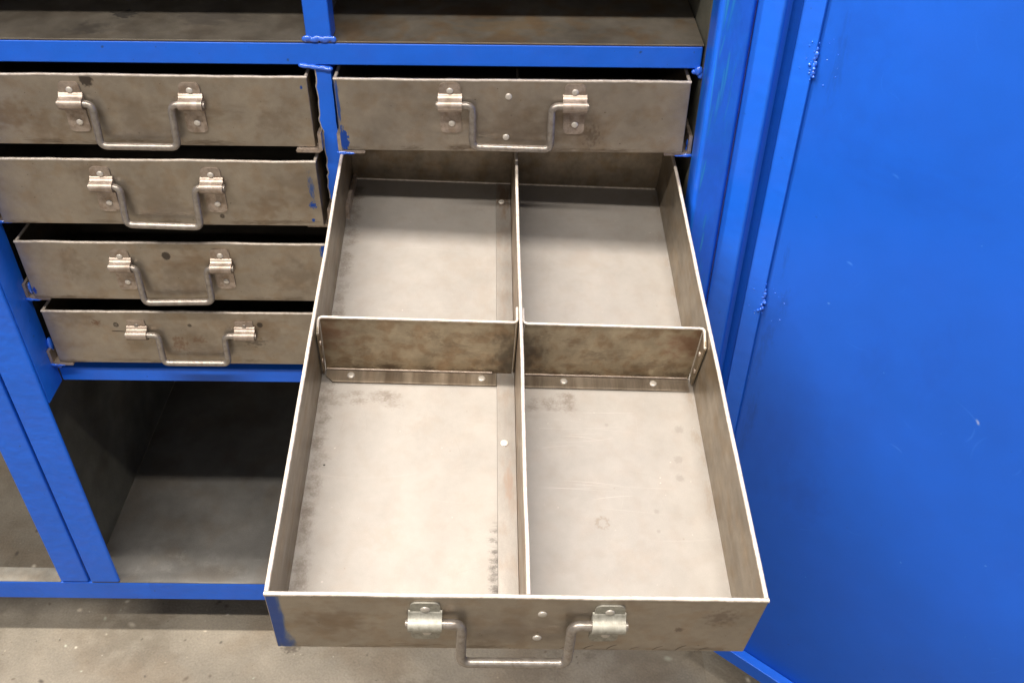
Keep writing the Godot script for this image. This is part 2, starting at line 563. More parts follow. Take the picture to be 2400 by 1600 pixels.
func ceiling_lamp(at: Vector3, length: float, energy: float, label: String):
	var t := thing("ceiling_lamp", label, "lamp", at, "tube lamps on the workshop ceiling")
	var hm := StandardMaterial3D.new()
	hm.albedo_color = Color(0.85, 0.85, 0.83)
	hm.roughness = 0.5
	slab(t, "lamp_housing", Vector3(-length / 2, 0.012, -0.09), Vector3(length / 2, 0.08, 0.09), hm, 0.004)
	var gm := StandardMaterial3D.new()
	gm.albedo_color = Color(0.9, 0.9, 0.88)
	gm.emission_enabled = true
	gm.emission = Color(1.0, 0.962, 0.915)
	gm.emission_energy_multiplier = 3.0
	slab(t, "lamp_diffuser", Vector3(-length / 2 + 0.01, -0.02, -0.07), Vector3(length / 2 - 0.01, 0.010, 0.07), gm, 0.004)
	var l := AreaLight3D.new()
	l.name = "lamp_light"
	t.add_child(l)
	l.area_size = Vector2(length - 0.05, 0.12)
	l.position = Vector3(0, -0.026, 0)
	l.rotation = Vector3(-PI / 2, 0, 0)
	l.light_color = Color(1.0, 0.962, 0.915)
	l.light_energy = energy * 10.0
	l.shadow_enabled = true
	l.set("area_range", 30.0)

# ---------------------------------------------------------------- cabinet
const XL := -0.673      # inner face of the left outer post
const XR := 0.2215      # inner face of the right outer post
func P(x: float, y: float, z: float) -> Vector3:
	return Vector3(x, y + YO, z)

func make_cabinet():
	var base := Vector3(-0.23, 0, -0.3)
	var c := thing("tool_cabinet", "large blue painted steel tool cabinet with open front and drawer bays", "cabinet", base)
	var blk := func(called, a, b, mat, bev): return slab(c, called, a - base, b - base, mat, bev)
	# outer frame, its front stands in front of the drawer frame
	blk.call("outer_post", P(-0.7235, -0.1318, 0.051), P(XL, 1.10, 0.058), M.blue, 0.003)
	blk.call("bay_cheek", P(XL - 0.003, 0.286, -0.0005), P(XL - 0.0001, 1.10, 0.0506), M.blue, 0.0008)
	blk.call("outer_post", P(-0.776, -0.1318, 0.045), P(-0.7266, 1.10, 0.0575), M.blue, 0.003)
	var rp = blk.call("outer_post", P(XR, -0.133, 0.008), P(0.2605, 1.10, 0.059), M.post_right, 0.006)
	rp.set_meta("label", "right corner post with turquoise scuff marks")
	blk.call("bottom_rail", P(-1.9, -0.180, 0.026), P(0.262, -0.1343, 0.0565), M.blue, 0.002)
	blk.call("outer_post", P(-1.9, -0.133, 0.006), P(-1.85, 1.10, 0.0575), M.blue, 0.003)
	blk.call("rail_cap", P(-1.85, -0.1341, 0.0262), P(-0.7765, -0.1326, 0.0558), M.dark_steel, 0.0005)
	for x in [-1.85, 0.17]:
		blk.call("foot", P(x, -YO, 0.0275), P(x + 0.05, -0.1805, 0.0550), M.blue, 0.003)
	blk.call("foot", P(0.17, -YO, -0.699), P(0.22, -0.1345, -0.65), M.blue, 0.003)
	blk.call("foot", P(-0.72, -YO, -0.699), P(-0.67, -0.1345, -0.65), M.blue, 0.003)
	# drawer frame
	blk.call("cross_rail", P(XL + 0.0005, 0.787, -0.03), P(XR - 0.0005, 0.8143, 0.0), M.blue, 0.002)
	blk.call("upper_post", P(-0.2383, 0.8168, -0.03), P(-0.2086, 1.10, 0.0), M.blue, 0.002)
	ragged_post(c, base)
	blk.call("lower_rail", P(XL + 0.0005, 0.286, -0.03), P(XR - 0.0005, 0.312, 0.0), M.blue, 0.002)
	# sheets
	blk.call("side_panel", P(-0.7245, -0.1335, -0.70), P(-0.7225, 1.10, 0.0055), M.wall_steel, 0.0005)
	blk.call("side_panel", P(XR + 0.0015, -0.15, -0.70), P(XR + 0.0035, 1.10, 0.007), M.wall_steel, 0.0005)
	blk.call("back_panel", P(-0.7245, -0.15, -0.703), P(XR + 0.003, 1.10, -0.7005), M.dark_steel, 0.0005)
	blk.call("top_panel", P(-1.9, 1.1005, -0.705), P(0.2605, 1.13, 0.059), M.blue, 0.003)  # unseen; its left stretch is added to shade the left bay
	M.shelf_left = steel(tex(shelf_image(401, false)), 0.6, 1.0, 0.25)
	M.shelf_right = steel(tex(shelf_image(431, true)), 0.6, 1.0, 0.25)
	blk.call("shelf_panel", P(-0.722, 0.8146, -0.70), P(-0.2233, 0.8165, -0.0004), M.shelf_left, 0.0004)
	blk.call("shelf_panel", P(-0.2227, 0.8146, -0.70), P(XR, 0.8165, -0.0004), M.shelf_right, 0.0004)
	blk.call("cross_rail", P(XL + 0.0005, 0.957, -0.03), P(-0.2388, 0.985, 0.0), M.blue, 0.002)
	blk.call("cross_rail", P(-0.2081, 0.957, -0.03), P(XR - 0.0005, 0.985, 0.0), M.blue, 0.002)
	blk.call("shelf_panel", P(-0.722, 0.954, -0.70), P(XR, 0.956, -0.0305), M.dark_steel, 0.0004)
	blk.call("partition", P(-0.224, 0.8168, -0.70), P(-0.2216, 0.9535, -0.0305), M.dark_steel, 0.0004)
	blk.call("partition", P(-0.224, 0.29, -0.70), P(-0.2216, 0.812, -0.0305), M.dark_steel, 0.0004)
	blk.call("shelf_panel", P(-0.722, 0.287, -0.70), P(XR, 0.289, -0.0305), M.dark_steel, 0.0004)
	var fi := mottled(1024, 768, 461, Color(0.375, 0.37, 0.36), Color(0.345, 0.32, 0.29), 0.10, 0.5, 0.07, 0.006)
	for k in 90:  # pale smears that also paint the lamplit strip along the front
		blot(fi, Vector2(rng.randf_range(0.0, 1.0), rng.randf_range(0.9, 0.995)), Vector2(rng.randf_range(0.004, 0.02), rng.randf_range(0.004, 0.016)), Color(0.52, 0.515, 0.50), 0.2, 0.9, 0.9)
	for k in 60:  # fainter patches painting the half-lit zone farther in
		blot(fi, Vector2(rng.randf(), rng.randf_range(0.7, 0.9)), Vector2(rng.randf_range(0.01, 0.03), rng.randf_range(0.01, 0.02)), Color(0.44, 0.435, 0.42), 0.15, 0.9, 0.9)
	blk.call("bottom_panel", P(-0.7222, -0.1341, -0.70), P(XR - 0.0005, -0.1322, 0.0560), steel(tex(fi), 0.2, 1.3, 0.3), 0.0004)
	# drawer runners: angle bars welded to the posts
	var ls := [0.6838, 0.5763, 0.4499, 0.3324]
	for y in ls:
		runner(c, base, XL, y, 1)
		runner(c, base, -0.2325, y, -1)
	runner(c, base, -0.2142, 0.6835, 1)
	runner(c, base, XR, 0.6835, -1)
	runner(c, base, -0.2142, 0.5825, 1)
	runner(c, base, XR, 0.5630, -1)
	# weld seams
	var wl := func(list, sd): put(c, "weld_bead", lumps(list, sd, 0.05), M.weld, -base)
	var seam := []
	for k in 19:
		seam.append([P(-0.2395 + 0.0018 * k, 0.8190 + 0.0008 * sin(k * 0.9), -0.0004), Vector3(0.0040, 0.0034 + 0.0005 * sin(k * 1.1), 0.0024 + 0.0003 * sin(k * 1.3))])
	wl.call(seam, 5)
	seam = []
	for k in 18:
		seam.append([P(-0.2475 + 0.0019 * k, 0.7872 - 0.00025 * k, -0.0004), Vector3(0.0042, 0.0028 + 0.0004 * sin(k * 1.1), 0.0034 + 0.0004 * sin(k * 0.9))])
	wl.call(seam, 6)
	wl.call([[P(0.2185, 0.786, 0.002), Vector3(0.005, 0.006, 0.004)], [P(0.2215, 0.781, 0.002), Vector3(0.004, 0.005, 0.003)], [P(0.214, 0.7845, 0.001), Vector3(0.004, 0.003, 0.003)]], 7)
	wl.call([[P(0.219, 0.692, 0.001), Vector3(0.004, 0.007, 0.004)], [P(0.219, 0.684, 0.001), Vector3(0.004, 0.005, 0.003)]], 8)
	wl.call([[P(-0.670, 0.357, 0.0), Vector3(0.004, 0.012, 0.006)]], 9)
	wl.call([[P(-0.669, 0.318, 0.0), Vector3(0.006, 0.006, 0.005)]], 12)
	wl.call([[P(-0.668, 0.458, 0.0), Vector3(0.004, 0.010, 0.005)]], 10)
	make_door(c, base)

func shelf_image(sd: int, warm: bool) -> Image:
	var im := mottled(768, 1024, sd, Color(0.50, 0.475, 0.435), Color(0.50, 0.42, 0.33) if warm else Color(0.43, 0.40, 0.36), 0.12, 0.75, 0.06, 0.006)
	if warm:
		blot(im, Vector2(0.48, 0.93), Vector2(0.16, 0.05), Color(0.58, 0.49, 0.37), 0.5, 0.9, 0.8)
		blot(im, Vector2(0.40, 0.86), Vector2(0.13, 0.06), Color(0.45, 0.36, 0.28), 0.5, 0.9, 0.8)
	else:
		blot(im, Vector2(0.44, 0.955), Vector2(0.06, 0.04), Color(0.33, 0.315, 0.30), 0.65, 0.9, 0.6)
		blot(im, Vector2(0.50, 0.89), Vector2(0.035, 0.02), Color(0.28, 0.27, 0.26), 0.8, 0.4, 0.7)
		blot(im, Vector2(0.72, 0.90), Vector2(0.12, 0.05), Color(0.38, 0.36, 0.34), 0.6, 0.8, 0.7)
	for k in 26:
		var p := Vector2(rng.randf(), rng.randf_range(0.82, 1.0))
		scratch(im, p, p + Vector2(rng.randf_range(-0.1, 0.1), rng.randf_range(-0.02, 0.02)), 0.05, 1.0, Color(0.66, 0.63, 0.58), 0.3)
	return im

# narrow middle post of the drawer frame: flame cut, its left edge is torn and bare
func ragged_post(c: Node3D, base: Vector3):
	var st := begin()
	var nz := FastNoiseLite.new()
	nz.seed = 77
	nz.frequency = 1.0
	nz.fractal_octaves = 4
	var n := 90
	var y0 := 0.3122; var y1 := 0.7868
	var pl := []; var pr := []
	for k in n + 1:
		var y := lerpf(y0, y1, float(k) / n)
		var j := nz.get_noise_1d(y * 21.0) * 0.0042 + nz.get_noise_1d(y * 97.0 + 50.0) * 0.0016
		pl.append(P(-0.2325 + j, y, 0.0))
		pr.append(P(-0.2145 + 0.25 * j, y, 0.0))
	var bare := begin()
	for k in n:
		var zb := Vector3(0, 0, -0.0045)
		var f := Vector3(0, 0, 1)
		var u := [Vector2(0, 0), Vector2(1, 0), Vector2(1, 1), Vector2(0, 1)]
		quad(st, [pl[k] - base, pr[k] - base, pr[k + 1] - base, pl[k + 1] - base], [f, f, f, f], u)
		quad(st, [pr[k] - base, pr[k] + zb * 6 - base, pr[k + 1] + zb * 6 - base, pr[k + 1] - base], [Vector3.RIGHT, Vector3.RIGHT, Vector3.RIGHT, Vector3.RIGHT], u)
		quad(st, [pl[k] + zb * 6 - base, pr[k] + zb * 6 - base, pr[k + 1] + zb * 6 - base, pl[k + 1] + zb * 6 - base], [-f, -f, -f, -f], u)
		var o := Vector3(-0.0022, 0, -0.0016)
		var o0: Vector3 = o * (0.6 + 0.7 * absf(nz.get_noise_1d(k * 0.9)))
		var o1: Vector3 = o * (0.6 + 0.7 * absf(nz.get_noise_1d((k + 1) * 0.9)))
		var nn := Vector3(-0.6, 0, 0.8)
		quad(bare, [pl[k] + o0 - base, pl[k] - base, pl[k + 1] - base, pl[k + 1] + o1 - base], [nn, nn, nn, nn], u)
		quad(bare, [pl[k] + o0 - base, pl[k] + zb * 6 - base, pl[k + 1] + zb * 6 - base, pl[k + 1] + o1 - base], [Vector3.LEFT, Vector3.LEFT, Vector3.LEFT, Vector3.LEFT], u)
	var o := put(c, "middle_post", st.commit(), M.blue)
	o.set_meta("label", "narrow middle post with a torn flame cut edge")
	put(o, "torn_edge", bare.commit(), M.rim)

func runner(c: Node3D, base: Vector3, x: float, y: float, s: int):
	# angle bar, seen end on: one leg under the drawer, one leg up along the wall
	var prof := PackedVector2Array()
	var t := 0.0042; var w := 0.029
	prof.append(Vector2(0, 0)); prof.append(Vector2(w - 0.0012, 0)); prof.append(Vector2(w, -0.0015)); prof.append(Vector2(w - 0.0012, -t))
	prof.append(Vector2(0, -t)); prof.append(Vector2(-t, -t * 0.2)); prof.append(Vector2(-t, 0.022)); prof.append(Vector2(0, 0.022))
	for k in prof.size():
		prof[k] = Vector2((prof[k].x + t) * s, prof[k].y - 0.0006)
	var z1 := 0.011 + 0.002 * sin(y * 40.0 + x * 9.0)
	var o := put(c, "drawer_runner", extrude(prof, 0.70), M.bracket, P(x + 0.0006 * s, y, z1 - 0.70) - base)
	# paint slopped on the welded end
	if s < 0 and x < 0.0:
		return
	put(o, "paint_smear", lumps([[Vector3(0.004 * s, -0.0045, 0.699), Vector3(0.007, 0.0028, 0.0024)], [Vector3(0.013 * s, -0.0048, 0.699), Vector3(0.008, 0.0018, 0.002)]], int(y * 1000) + int(x * 77), 0.5), M.weld)

func make_door(c: Node3D, base: Vector3):
	var th := deg_to_rad(39.8)
	var y0 := -0.21; var y1 := 1.22
	var pm := box_mesh(Vector3(1.02, y1 - y0, 0.002), 0.0006)
	# door frame of reference: origin on the inner sheet at the hinge tube, x along the sheet, z towards the viewer
	var o3 := Transform3D(Basis(Vector3.UP, -th), P(0.326, 0, 0.082) - base)
	var d := put(c, "door", pm, M.door)
	d.transform = o3 * Transform3D(Basis(), Vector3(0.49, (y0 + y1) / 2, -0.001))
	d.set_meta("label", "blue sheet steel door swung wide open")
	var dl := func(x0, ya, z0, x1, yb, z1, called, bev):
		return slab(d, called, Vector3(x0, ya, z0) - Vector3(0.49, (y0 + y1) / 2, -0.001), Vector3(x1, yb, z1) - Vector3(0.49, (y0 + y1) / 2, -0.001), M.blue, bev)
	dl.call(-0.0245, y0, 0.0004, 0.0012, y1, 0.0042, "edge_tube", 0.0015)
	dl.call(0.0016, y0, 0.0004, 1.0, -0.18, 0.018, "edge_tube", 0.0016)
	dl.call(-0.0705, y0 + 0.03, 0.000, -0.0355, y1, 0.020, "hinge_strip", 0.004)
	dl.call(-0.068, y0, -0.014, -0.0248, y1, -0.008, "hinge_web", 0.0008)
	var off := Vector3(0.49, (y0 + y1) / 2, -0.001)
	var r2 := RandomNumberGenerator.new()
	r2.seed = 4
	for spot in [[0.8335, 0.016], [0.514, 0.017]]:
		var l := []
		for k in 12:
			var q: float = (k / 5.5 - 1.0) * spot[1] * 0.9
			l.append([Vector3(0.0004 + 0.0016 * sin(k * 1.7), spot[0] + q, 0.0022) - off, Vector3(0.0024 + 0.0006 * sin(k * 2.9), 0.0032, 0.0019 + 0.0005 * sin(k * 2.1))])
		for k in 6:
			l.append([Vector3(0.0005 + r2.randf_range(-0.0045, 0.0035), spot[0] + spot[1] * (k / 5.0 - 1.0), 0.003 + r2.randf_range(-0.001, 0.002)) - off, Vector3(1, 1, 1) * r2.randf_range(0.0010, 0.0020)])
		for k in 14:
			l.append([Vector3(r2.randf_range(-0.018, 0.006) if k % 2 == 0 else r2.randf_range(0.01, 0.03), spot[0] + r2.randf_range(-0.03, 0.03), 0.0042 if k % 2 == 0 else 0.0) - off, Vector3(1, 1, 1) * r2.randf_range(0.0004, 0.0009)])
		put(d, "weld_bead", lumps(l, 31, 0.18, 10), M.weld)

# ---------------------------------------------------------------- drawers
const L := 0.67
func front_image(sd: int) -> Image:
	var im := mottled(1024, 232, sd, STEEL, BROWN, 0.055, 0.6, 0.05, 0.007)
	specks(im, 60, 0.5, 1.8, [Color(0.24, 0.2, 0.17), Color(0.7, 0.66, 0.6)], 0.5)
	for k in 12:
		var p := Vector2(rng.randf(), rng.randf())
		scratch(im, p, p + Vector2(rng.randf_range(-0.04, 0.04), rng.randf_range(-0.1, 0.1)), 0.1, 1.0, Color(0.66, 0.62, 0.56), 0.35)
	for k in 5:
		blot(im, Vector2(rng.randf(), rng.randf()), Vector2(rng.randf_range(0.05, 0.16), rng.randf_range(0.15, 0.5)), [Color(0.46, 0.41, 0.36), Color(0.68, 0.65, 0.61), Color(0.50, 0.42, 0.34)][k % 3], 0.35, 0.95, 0.7)
	for k in 8:
		blot(im, Vector2(rng.randf(), rng.randf()), Vector2(1, 4) * rng.randf_range(0.0008, 0.003), Color(0.30, 0.24, 0.19), 0.55, 0.7, 0.5)
	for k in 46:
		var p := Vector2(rng.randf(), rng.randf())
		scratch(im, p, p + Vector2(rng.randf_range(0.02, 0.12), rng.randf_range(-0.03, 0.03)), 0.03, 0.8, Color(0.70, 0.67, 0.63), 0.16)
	blot(im, Vector2(0.5, 0.62), Vector2(0.11, 0.5), Color(0.45, 0.40, 0.35), 0.3, 0.95, 0.6)
	# grime gathered along the lower fold and the ends
	for k in 10:
		blot(im, Vector2(rng.randf(), rng.randf_range(0.93, 1.0)), Vector2(rng.randf_range(0.03, 0.1), 0.05), Color(0.33, 0.28, 0.23), 0.3, 0.9, 0.8)
	return im

func drawer(label: String, at: Vector3, w: float, h: float, fimg: Image, base_mat: Material) -> Node3D:
	# origin: middle of the bottom front edge; the front faces +z
	var d := thing("steel_drawer", label, "drawer", at, "bare steel drawers of the tool cabinet")
	var t := 0.0022
	var x := w / 2
	slab(d, "front_wall", Vector3(-x, 0, -t), Vector3(x, h - 0.0022, 0), steel(tex(fimg), 0.8, 1.0, 0.22), 0.0008)
	slab(d, "back_wall", Vector3(-x + t, t, -L), Vector3(x - t, h - 0.012, -L + t), M.inner, 0.0005)
	slab(d, "side_wall", Vector3(-x, 0, -L), Vector3(-x + t, h - 0.0022, -t - 0.0003), M.inner, 0.0005)
	slab(d, "side_wall", Vector3(x - t, 0, -L), Vector3(x, h - 0.0022, -t - 0.0003), M.inner, 0.0005)
	slab(d, "base_sheet", Vector3(-x + t, 0.0004, -L + t), Vector3(x - t, t, -t - 0.0003), base_mat, 0.0002)
	# rolled rims
	var sd := int(at.y * 977.0 + at.x * 311.0)
	var rw := 0.0039
	put(d, "rolled_rim", rim_bar(Vector3(-x - 0.0002, h, -rw / 2 + 0.0003), Vector3(x + 0.0002, h, -rw / 2 + 0.0003), Vector3(0, 0, 1), rw, 0.0028, sd), M.rim)
	put(d, "rolled_rim", rim_bar(Vector3(-x + rw / 2 - 0.0004, h - 0.0001, -L), Vector3(-x + rw / 2 - 0.0004, h - 0.0001, -rw + 0.0002), Vector3(1, 0, 0), rw, 0.0028, sd + 3), M.rim)
	put(d, "rolled_rim", rim_bar(Vector3(x - rw / 2 + 0.0004, h - 0.0001, -L), Vector3(x - rw / 2 + 0.0004, h - 0.0001, -rw + 0.0002), Vector3(1, 0, 0), rw, 0.0028, sd + 5), M.rim)
	return d

# plates: list of offsets of the plate top and the two rivets below the rim
func handle(d: Node3D, cx: float, span: float, rim: float, top_l: float, top_r: float, style: String, swing: float):
	var bm: Material = M.zinc if style == "zinc" else M.bracket
	var r := 0.0045
	var drop := 0.053 if style != "square" else 0.047
	var loop_y := -0.0255 if style != "square" else -0.0215    # below the plate top
	var ly := rim - (top_l + top_r) * 0.5 + loop_y
	var zc := 0.0068
	var hw := 0.047
	# bar in its own plane, hanging from the loops
	var u := Vector3(0, -cos(swing), sin(swing))
	var ctr := Vector3(cx, ly, zc)
	var jl := 0.0012 * sin(cx * 900.0 + rim * 4000.0 + top_l * 3000.0)
	var pts := [ctr + Vector3(-span - 0.0165, 0, 0), ctr + Vector3(-hw, 0, 0), ctr + Vector3(-hw + jl, 0, 0) + u * (drop + jl), ctr + Vector3(hw + jl * 0.5, 0, 0) + u * (drop - jl), ctr + Vector3(hw, 0, 0), ctr + Vector3(span + 0.0165, 0, 0)]
	var path := fillet(pts, 0.009, 7)
	var hb := put(d, "handle", tube(path, r, Vector3(0, sin(swing), cos(swing)), 16), M.bar)
	for s in [-1, 1]:
		var top: float = top_l if s < 0 else top_r
		var x: float = cx + span * s
		var yt := rim - top
		var lc := ly
		var pw := 0.0126
		var low: float = yt - 0.064 if style != "square" else lc - 0.012
		var st := begin()
		var rr := [0.006, 0.006, 0.006, 0.006] if style != "square" else [0.0, 0.0, 0.001, 0.001]
		add_extrude(st, round_rect(x - pw, low, x + pw, yt, rr, 5), 0.0016, Transform3D(Basis(), Vector3(0, 0, 0.0002)), 0.8)
		# loop pressed round the bar: profile in (z, y), extruded along x
		var pr := PackedVector2Array()
		pr.append(Vector2(0.0005, lc + 0.0125)); pr.append(Vector2(0.0019, lc + 0.0122)); pr.append(Vector2(0.0030, lc + 0.0105)); pr.append(Vector2(0.0048, lc + 0.0078))
		for k in 13:
			var a := deg_to_rad(85.0 - 175.0 * k / 12)
			pr.append(Vector2(zc + cos(a) * 0.0070, lc + sin(a) * 0.0070))
		pr.append(Vector2(0.0060, lc - 0.0088)); pr.append(Vector2(0.0030, lc - 0.0090)); pr.append(Vector2(0.0005, lc - 0.0090))
		var bw := 0.0143
		var xf := Transform3D(Basis(Vector3(0, 0, 1), Vector3(0, 1, 0), Vector3(-1, 0, 0)), Vector3(x + bw, 0, 0))
		add_extrude(st, pr, bw * 2, xf, 0.7)
		put(hb, "handle_bracket", st.commit(), bm)
		var rv := dome(0.0041, 0.0016)
		if style != "square":
			put(hb, "rivet", rv, M.rivet, Vector3(x, yt - 0.0100, 0.0017))
			put(hb, "rivet", rv, M.rivet, Vector3(x + 0.0012, yt - 0.0515, 0.0017))
		else:
			put(hb, "rivet", dome(0.0034, 0.0008), M.bar, Vector3(x, yt - 0.0085, 0.0017))

func make_drawers():
	var inner_img := mottled(1024, 160, 511, Color(0.53, 0.49, 0.435), Color(0.50, 0.43, 0.34), 0.12, 0.6, 0.07, 0.008)
	M.inner = steel(tex(inner_img), 0.75, 1.0, 0.25)
	M.base_plain = steel(tex(mottled(512, 512, 521, Color(0.55, 0.52, 0.48), BROWN, 0.1, 0.5, 0.06, 0.008)), 0.8, 1.0, 0.2)
	var dk := Color(0.24, 0.22, 0.21)
	var bl := Color(0.15, 0.33, 0.76)
	var wl := 0.4164
	var cxl := (-0.659 - 0.2426) / 2
	# --- left stack, top to bottom
	var im := front_image(601)
	blot(im, Vector2(0.371, 0.04), Vector2(0.022, 0.12), dk, 0.75, 0.4, 0.3)
	blot(im, Vector2(0.981, 0.13), Vector2(0.004, 0.03), bl, 0.9, 0.4, 0.5)
	blot(im, Vector2(0.12, 0.55), Vector2(0.1, 0.3), Color(0.5, 0.41, 0.32), 0.4, 0.9, 0.8)
	var h := 0.0922
	var d := drawer("top drawer of the left stack, its front with a dark blot beside the handle", P(cxl, 0.6838, 0.0058), wl, h, im, M.base_plain)
	handle(d, (0.490 - 0.5) * wl, 0.0715, h, 0.0093, 0.0088, "round", 0.12)
	im = front_image(631)
	blot(im, Vector2(0.326, 0.714), Vector2(0.007, 0.035), dk, 0.6, 0.5, 0.3)
	blot(im, Vector2(0.688, 0.849), Vector2(0.009, 0.045), dk, 0.75, 0.5, 0.3)
	blot(im, Vector2(0.688, 0.849), Vector2(0.005, 0.022), Color(0.5, 0.46, 0.42), 0.6, 0.5, 0.3)
	blot(im, Vector2(0.976, 0.40), Vector2(0.010, 0.27), bl, 0.6, 0.9, 0.8)
	blot(im, Vector2(0.974, 0.66), Vector2(0.012, 0.05), bl, 0.95, 0.4, 0.9)
	blot(im, Vector2(0.969, 0.90), Vector2(0.006, 0.03), bl, 0.9, 0.4, 0.6)
	h = 0.0945
	d = drawer("second drawer of the left stack, long blue paint smear at its right end", P(cxl, 0.5763, 0.0183), wl, h, im, M.base_plain)
	handle(d, (0.515 - 0.5) * wl, 0.069, h, 0.0099, 0.0101, "round", 0.12)
	im = front_image(661)
	blot(im, Vector2(0.474, 0.204), Vector2(0.016, 0.08), dk, 0.75, 0.3, 0.15)
	blot(im, Vector2(0.986, 0.10), Vector2(0.014, 0.22), bl, 0.95, 0.4, 0.6)
	blot(im, Vector2(0.992, 0.45), Vector2(0.006, 0.25), bl, 0.9, 0.4, 0.6)
	blot(im, Vector2(0.008, 0.85), Vector2(0.007, 0.07), bl, 0.95, 0.4, 0.6)
	d = drawer("third drawer of the left stack, round dark spot between its handle plates", P(cxl, 0.4499, 0.0127), wl, h, im, M.base_plain)
	handle(d, (0.488 - 0.5) * wl, 0.0675, h, 0.0122, 0.0092, "round", 0.12)
	im = front_image(691)
	blot(im, Vector2(0.239, 0.233), Vector2(0.010, 0.05), dk, 0.75, 0.4, 0.2, true)
	blot(im, Vector2(0.239, 0.233), Vector2(0.010, 0.05), dk, 0.4, 0.5, 0.2)
	blot(im, Vector2(0.49, 0.232), Vector2(0.009, 0.04), dk, 0.6, 0.5, 0.3)
	blot(im, Vector2(0.73, 0.209), Vector2(0.012, 0.06), dk, 0.7, 0.4, 0.2)
	blot(im, Vector2(0.51, 0.52), Vector2(0.03, 0.1), Color(0.45, 0.33, 0.26), 0.4, 0.9, 0.9)
	blot(im, Vector2(0.44, 0.6), Vector2(0.03, 0.2), Color(0.44, 0.31, 0.23), 0.4, 0.8, 0.9)
	blot(im, Vector2(0.174, 0.195), Vector2(0.02, 0.07), Color(0.40, 0.27, 0.2), 0.5, 0.8, 0.9)
	blot(im, Vector2(0.70, 0.55), Vector2(0.04, 0.12), dk, 0.35, 0.9, 1.2)
	scratch(im, Vector2(0.22, 0.36), Vector2(0.265, 0.37), 0.02, 2.5, dk, 0.9)
	h = 0.095
	d = drawer("bottom drawer of the left stack, square handle plates and ringed spots", P(cxl, 0.3324, 0.0113), wl, h, im, M.base_plain)
	handle(d, (0.4935 - 0.5) * wl, 0.0765, h, 0.0155, 0.0158, "square", 0.12)
	# --- right column, closed drawer
	im = front_image(721)
	blot(im, Vector2(0.004, 0.3), Vector2(0.008, 0.4), bl, 0.8, 0.5, 0.5)
	blot(im, Vector2(0.010, 0.85), Vector2(0.016, 0.2), bl, 0.95, 0.3, 0.5)
	blot(im, Vector2(0.73, 0.75), Vector2(0.03, 0.18), Color(0.34, 0.29, 0.25), 0.4, 0.9, 0.9)
	h = 0.0938
	d = drawer("pushed in drawer directly above the open drawer, blue streak on its left edge", P(0.0, 0.6835, 0.012), 0.42, h, im, M.base_plain)
	handle(d, 0.0005, 0.074, h, 0.0042, 0.0044, "round", 0.10)
	for q in [[-0.0042, 0.0213], [-0.007, 0.0742]]:
		put(d, "rivet", dome(0.0041, 0.0016), M.rivet, Vector3(q[0], h - q[1], 0.0))
	slab(d, "divider", Vector3(0.0045, 0.003, -L + 0.004), Vector3(0.0075, h - 0.010, -0.0048), M.steel, 0.0008)
	open_drawer()

